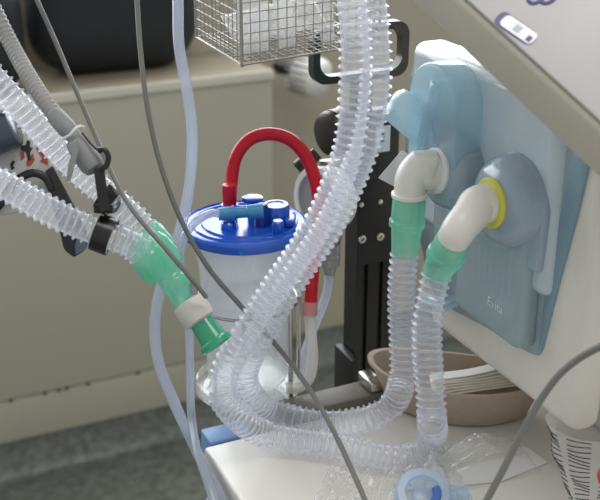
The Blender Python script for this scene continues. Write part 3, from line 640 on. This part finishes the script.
# ------------------------------------------------------------------ display on top
S0 = P(505, 43, .90); nn_ = ray(458, 0).cross(ray(600, 130))
m_ = Vector((.66, -.75, 0)); m_.z = -(nn_.x*m_.x + nn_.y*m_.y)/nn_.z; m_.normalize()
nf = Vector((-.42, -.30, .86)); nf = (nf - m_*nf.dot(m_)).normalized(); up = m_.cross(nf).normalized()
if up.z < 0: up = -up
dp = thing('control_display', S0, 'tilted white control display overhanging the ventilator, silver plate near its edge', 'display')
S1 = P(494, 80, .925)                                               # lower rim
dl = S1 - S0; dl = dl - m_*dl.dot(m_)
FW = .27
sec = [Vector((0, 0, 0)), up*FW, up*FW - nf*.05, dl - nf*.01 + up*.06, dl]
MB().prism([S0 - m_*.142 + s for s in sec], m_*.342, .004, 3).build('display_case', M['disp_rim'], dp)
fc = MB().prism([S0 - m_*.139 + up*.004 + nf*.0005, S0 + m_*.197 + up*.004 + nf*.0005, S0 + m_*.197 + up*(FW-.01) + nf*.0005, S0 - m_*.139 + up*(FW-.01) + nf*.0005], nf*.004, .002).build('display_front', M['disp_white'], dp)
def on_face(px, py):
    r = ray(px, py); o = S0 + nf*.0046; return EYE + r*((o-EYE).dot(nf)/r.dot(nf))
a, b_, c_, d_ = on_face(499, 24), on_face(507, 15), on_face(538, 34), on_face(531, 48)
ce = (a+b_+c_+d_)/4; ex = ((c_-b_)+(d_-a)).normalized(); ey = nf.cross(ex)
lx = ((c_-b_).length+(d_-a).length)/4; ly = max(.006, abs((b_-a).dot(ey)+(c_-d_).dot(ey))/4)
def rrect(c, hx, hy, r, h, dx=0, dy=0):
    pts = []
    for sx, sy, g0 in ((1, 1, 0), (-1, 1, 90), (-1, -1, 180), (1, -1, 270)):
        for k in range(6): g = radians(g0+18*k); pts.append(c + ex*(dx+sx*(hx-r)+r*cos(g)) + ey*(dy+sy*(hy-r)+r*sin(g)))
    return MB().prism(pts, nf*h)
rrect(ce, lx+.002, ly+.001, ly*.8, .0006, -.0035).build('plate_recess', M['ink_violet'], fc)
pt = rrect(ce, lx, ly, ly*.7, .0014).build('name_plate', M['plate'], fc)
MB().box(ce + nf*.0016 - ex*.001, ex, ey, nf, .006, .006, .0006).build('plate_mark', M['tag'], fc); MB().box(ce + nf*.0016 + ex*lx*.75 - ey*ly*.3, ex, ey, nf, .004, .005, .0006).build('plate_mark', M['ink_violet'], fc)
lg = MB()
for x in (536, 548):
    c = on_face(x, -3); lg.sweep([c + ex*.0055*cos(2*pi*k/20) + ey*.0075*sin(2*pi*k/20) + nf*.0006 for k in range(21)], .0016, 8, False, .5)
lg.build('logo', M['ink_violet'], fc)
MB().rod(S0 + up*.15 - nf*.045, W(.45, .02, 1.223), .03, 24).build('display_stem', M['vent_white'], dp)


# ------------------------------------------------------------------ things lying on the worktop
# kidney dish with folded towels
kl, kr = PZ(368, 366, TZ+.045), PZ(552, 388, TZ+.045); kc_ = (kl+kr)/2 + Vector((0, .013, 0)); kx = (kr-kl); ka_ = kx.length/2; kx = kx.normalized(); kx.z = 0; ky = Vector((kx.y, -kx.x, 0)); kb = .047
def kid(g, s, z):
    x = cos(g)*ka_*s; y = sin(g)*kb*s + .018*(x/ka_)**2*1 - .008
    return Vector((kc_.x, kc_.y, 0)) + kx*x + ky*(-y) + Z*z
n = 64; prof = [(0.0, TZ+.001), (.60, TZ+.001), (.70, TZ+.003), (.86, TZ+.030), (.955, TZ+.043), (1.0, TZ+.046), (1.01, TZ+.044), (.975, TZ+.040), (.90, TZ+.028), (.75, TZ+.006), (.62, TZ+.004), (.0, TZ+.004)]
prof = [(0, TZ+.0005), (.72, TZ+.0005), (.80, TZ+.004), (.93, TZ+.034), (.965, TZ+.042), (1.01, TZ+.043), (1.015, TZ+.047), (.95, TZ+.047), (.91, TZ+.040), (.78, TZ+.008), (.70, TZ+.004), (0, TZ+.004)]
vs = []; fs = []
for s, z in prof:
    for k in range(n): vs.append(kid(2*pi*k/n, max(s, .001), z))
for i in range(len(prof)-1):
    for k in range(n): fs.append((i*n+k, i*n+(k+1) % n, (i+1)*n+(k+1) % n, (i+1)*n+k))
tag(MB().add(vs, fs).build('kidney_dish', M['pulp'], ang=50), 'brown pulp kidney dish under the front of the ventilator', 'dish')
t0, t1 = PZ(436, 398, TZ+.022), PZ(526, 384, TZ+.040); tx = (t1-t0); tl = tx.length; tx = tx.normalized(); ty = (Vector((-tx.y, tx.x, 0))).normalized(); tn = tx.cross(ty).normalized()
ordn = ['lowest', 'second lowest', 'third lowest', 'middle', 'third from top', 'second from top', 'topmost']
for i in range(7):
    off = .0023*i; sh = .003*math.sin(i*2.1); b = MB(); vs = []; fs = []; nx = 14
    dep = .030 - .0025*i
    for j, (yy, zz) in enumerate(((0, 0), (-.0005, .0005), (0, .0010), (dep, .0010), (dep, 0))):
        for k in range(nx+1):
            x = k/nx; wv = .0018*math.sin(x*5+i*.5)*(.3+i*.12) 
            vs.append(t0 + tx*(x*tl*(.98+.01*i) + sh) + ty*(yy + .0025*i) + tn*(zz + off + wv))
    for j in range(5):
        j2 = (j+1) % 5
        for k in range(nx): fs.append((j*(nx+1)+k, j*(nx+1)+k+1, j2*(nx+1)+k+1, j2*(nx+1)+k))
    fs += [tuple(j*(nx+1) for j in range(5)), tuple(j*(nx+1)+nx for j in reversed(range(5)))]
    tag(b.add(vs, fs).build('paper_towel', M['paper'] if i < 6 else M['paper_white'], ang=40), f'folded cream paper towel in the kidney dish, {ordn[i]} of its stack', 'paper towel', 'folded towels in the kidney dish')

# clear blister pack with white backing
z = TZ
bp_ = thing('blister_pack', PZ(470, 470, z), 'clear blister pack with white paper backing lying before the ventilator', 'package')
q = [PZ(392, 492, z+.001), PZ(500, 482, z+.001), PZ(547, 463, z+.001), PZ(528, 448, z+.001), PZ(458, 443, z+.001)]
MB().prism(q, Z*.001, 0).build('backing_sheet', M['paper_white'], bp_, smooth=False)
def blister(c, ax_, ay_, lx_, ly_, h, name, parent):
    vs = []; fs = []; nu, nv = 28, 16
    for j in range(nv+1):
        for i in range(nu+1):
            x, y = i/nu*2-1, j/nv*2-1; e = max(0, 1-abs(x)**5)*max(0, 1-abs(y)**4)
            hh = h*min(1, e*1.5)*(.78+.22*cos(x*4)) + noise.noise(Vector((x*5, y*4, 2)))*.003*e
            vs.append(c + ax_*x*lx_ + ay_*y*ly_ + Z*max(.0005, hh))
    for j in range(nv):
        for i in range(nu): a = j*(nu+1)+i; fs.append((a, a+1, a+nu+2, a+nu+1))
    MB().add(vs, fs).build(name, M['film'], parent, ang=80)
e1, e2 = PZ(436, 478, z+.003), PZ(528, 458, z+.003); ax_ = (e2-e1).normalized(); ay_ = Vector((-ax_.y, ax_.x, 0))
blister((e1+e2)/2, ax_, ay_, (e2-e1).length/2, .026, .030, 'clear_blister', bp_)
e1, e2 = PZ(440, 470, z+.004), PZ(515, 452, z+.004)
MB().sweep(spline([e1+Z*.006, (e1+e2)/2+Z*.008+ay_*.004, e2+Z*.006]), .006, 14).build('packed_tube', M['milky'], bp_)
# crumpled film sleeves
def film(name, pts, h, lab, sd, m='film'):
    c = [PZ(x, y, z+.001) for x, y in pts]; vs = []; fs = []; n_ = 26
    for j in range(n_+1):
        for i in range(n_+1):
            x, y = i/n_, j/n_; p = c[0]*(1-x)*(1-y)+c[1]*x*(1-y)+c[2]*x*y+c[3]*(1-x)*y
            e = (16*x*(1-x)*y*(1-y))**.4
            w = abs(noise.noise(Vector((x*5+sd, y*5, 0))))*1.4 + abs(noise.noise(Vector((x*11+sd, y*12, 3))))*.5
            vs.append(p + Z*(.0006 + h*e*w))
    for j in range(n_):
        for i in range(n_): a = j*(n_+1)+i; fs.append((a, a+1, a+n_+2, a+n_+1))
    return tag(MB().add(vs, fs).build(name, M[m], ang=70), lab, 'film')
film('crumpled_film', [(308, 512), (372, 512), (384, 470), (330, 466)], .018, 'crumpled clear film at the lower centre of the worktop, left of the blue valve', 3)
film('crumpled_sleeve', [(372, 515), (478, 512), (448, 452), (392, 458)], .034, 'puffed clear film sleeve around the pale blue valve', 8)
# pale blue valve in the sleeve
bvp = PZ(422, 497, z+.014); va = (V*.45 - U*.15 + Z*.88).normalized()
bvv = thing('blue_valve', PZ(424, 498, z), 'pale blue round plastic valve with a dark blue arc at the bottom of the worktop', 'valve')
MB().lathe(bvp - va*.012, va, [(0, .014), (.008, .024), (.012, .027), (.020, .027), (.023, .025), (.023, .018), (.018, .016)], 36, False).build('valve_ring', M['blue_valve'], bvv)
vx = va.orthogonal().normalized(); vy = va.cross(vx); tow = (EYE - bvp); g0 = math.atan2(tow.dot(vy), tow.dot(vx)) + .7
MB().sweep([bvp + va*.008 + (vx*cos(g0 + k*.12) + vy*sin(g0 + k*.12))*.0135 for k in range(15)], .0042, 10).build('valve_core', M['blue_mark'], bvv)
MB().lathe(bvp - va*.010, va, [(0, .008), (.010, .0100), (.013, .0100), (.014, .008), (.014, 0)], 28).build('valve_stem', M['blue_valve'], bvv)
MB().lathe(bvp + U*.018 + V*.006 - va*.005, (U*.9+V*.3), [(0, .010), (.014, .0095), (.016, .012), (.026, .012)], 24).build('side_port', M['blue_valve'], bvv)
# printed pouch at the right edge with something red inside
pc = PZ(584, 500, z); pr_ = thing('printed_pouch', Vector((pc.x+.012, pc.y, z)), 'clear pouch printed with dark lines, red piece inside, at the right edge of the worktop', 'pouch')
base = Vector((pc.x+.006, pc.y-.014, z+.001))
def pch(f): return .016 + .034*f**.8
hh = .098; vs = []; fs = []; n = 40; rows = 20
for i in range(rows+1):
    f = i/rows
    for k in range(n):
        g = 2*pi*k/n; r = pch(f)*(1+.07*noise.noise(Vector((cos(g)*2, sin(g)*2, f*4)))); vs.append(base + Vector((r*cos(g)*1.1, r*sin(g)*.75, f*hh)))
for i in range(rows):
    for k in range(n): fs.append((i*n+k, i*n+(k+1) % n, (i+1)*n+(k+1) % n, (i+1)*n+k))
fs.append(tuple(reversed(range(n)))); pb = MB().add(vs, fs).build('pouch_film', M['film'], pr_, ang=80)
for i in range(17):
    f = .12 + .052*i; ln_ = MB(); seg = []
    for k in range(26):
        g = pi*1.0 + k*pi/26*.98; r = pch(f)*(1+.07*noise.noise(Vector((cos(g)*2, sin(g)*2, f*4)))) + .0006
        seg.append(base + Vector((r*cos(g)*1.1, r*sin(g)*.75, f*hh + .0015*sin(k*.5+i))))
    for k0 in range(0, 25, 6): ln_.sweep(seg[k0:min(k0+5, 26)], .0005, 6)
    ln_.build('print_line', M['ink'], pb)
MB().lathe(base + Vector((.006, -.018, .050)), Vector((-.2, -.8, .5)), [(0, .006), (.003, .012), (.016, .013), (.02, .010), (.02, 0)], 24).build('red_piece', M['inner_red'], pr_)

# ------------------------------------------------------------------ light: daylight from the window behind, soft room light, added overhead fill
w = bpy.data.worlds.new('World'); SC.world = w; w.use_nodes = True
bg = w.node_tree.nodes['Background']; bg.inputs['Color'].default_value = (.93, .96, 1.0, 1); bg.inputs['Strength'].default_value = .58
def area(name, p, d, sx, sy, e, col):
    l = bpy.data.lights.new(name, 'AREA'); l.shape = 'RECTANGLE'; l.size = sx; l.size_y = sy; l.energy = e; l.color = col
    o = bpy.data.objects.new(name, l); o.location = p; o.rotation_euler = d.to_track_quat('-Z', 'Y').to_euler(); C.objects.link(o); return o
area('window_daylight', W(.55, WB-.02, 1.72), V - Z*.10, 3.9, 1.2, 75, (.93, .97, 1.0))
area('overhead_fill', W(.3, .5, 2.65), -Z, 1.2, .6, 14, (1, .95, .88))  # fill added from above, no such lamp seen in the room

cam = bpy.data.cameras.new('Camera'); co = bpy.data.objects.new('Camera', cam); C.objects.link(co)
co.location = EYE; co.rotation_euler = (radians(90) - PITCH, 0, 0)
cam.sensor_width = 36; cam.lens = 36 * F / 600; cam.clip_start = .05
cam.dof.use_dof = True; cam.dof.focus_distance = 1.12; cam.dof.aperture_fstop = 7
SC.camera = co
SC.view_settings.view_transform = 'Standard'; SC.view_settings.look = 'None'; SC.view_settings.gamma = 1; SC.view_settings.exposure = -.07
SC.cycles.transparent_max_bounces = 40; SC.cycles.max_bounces = 10
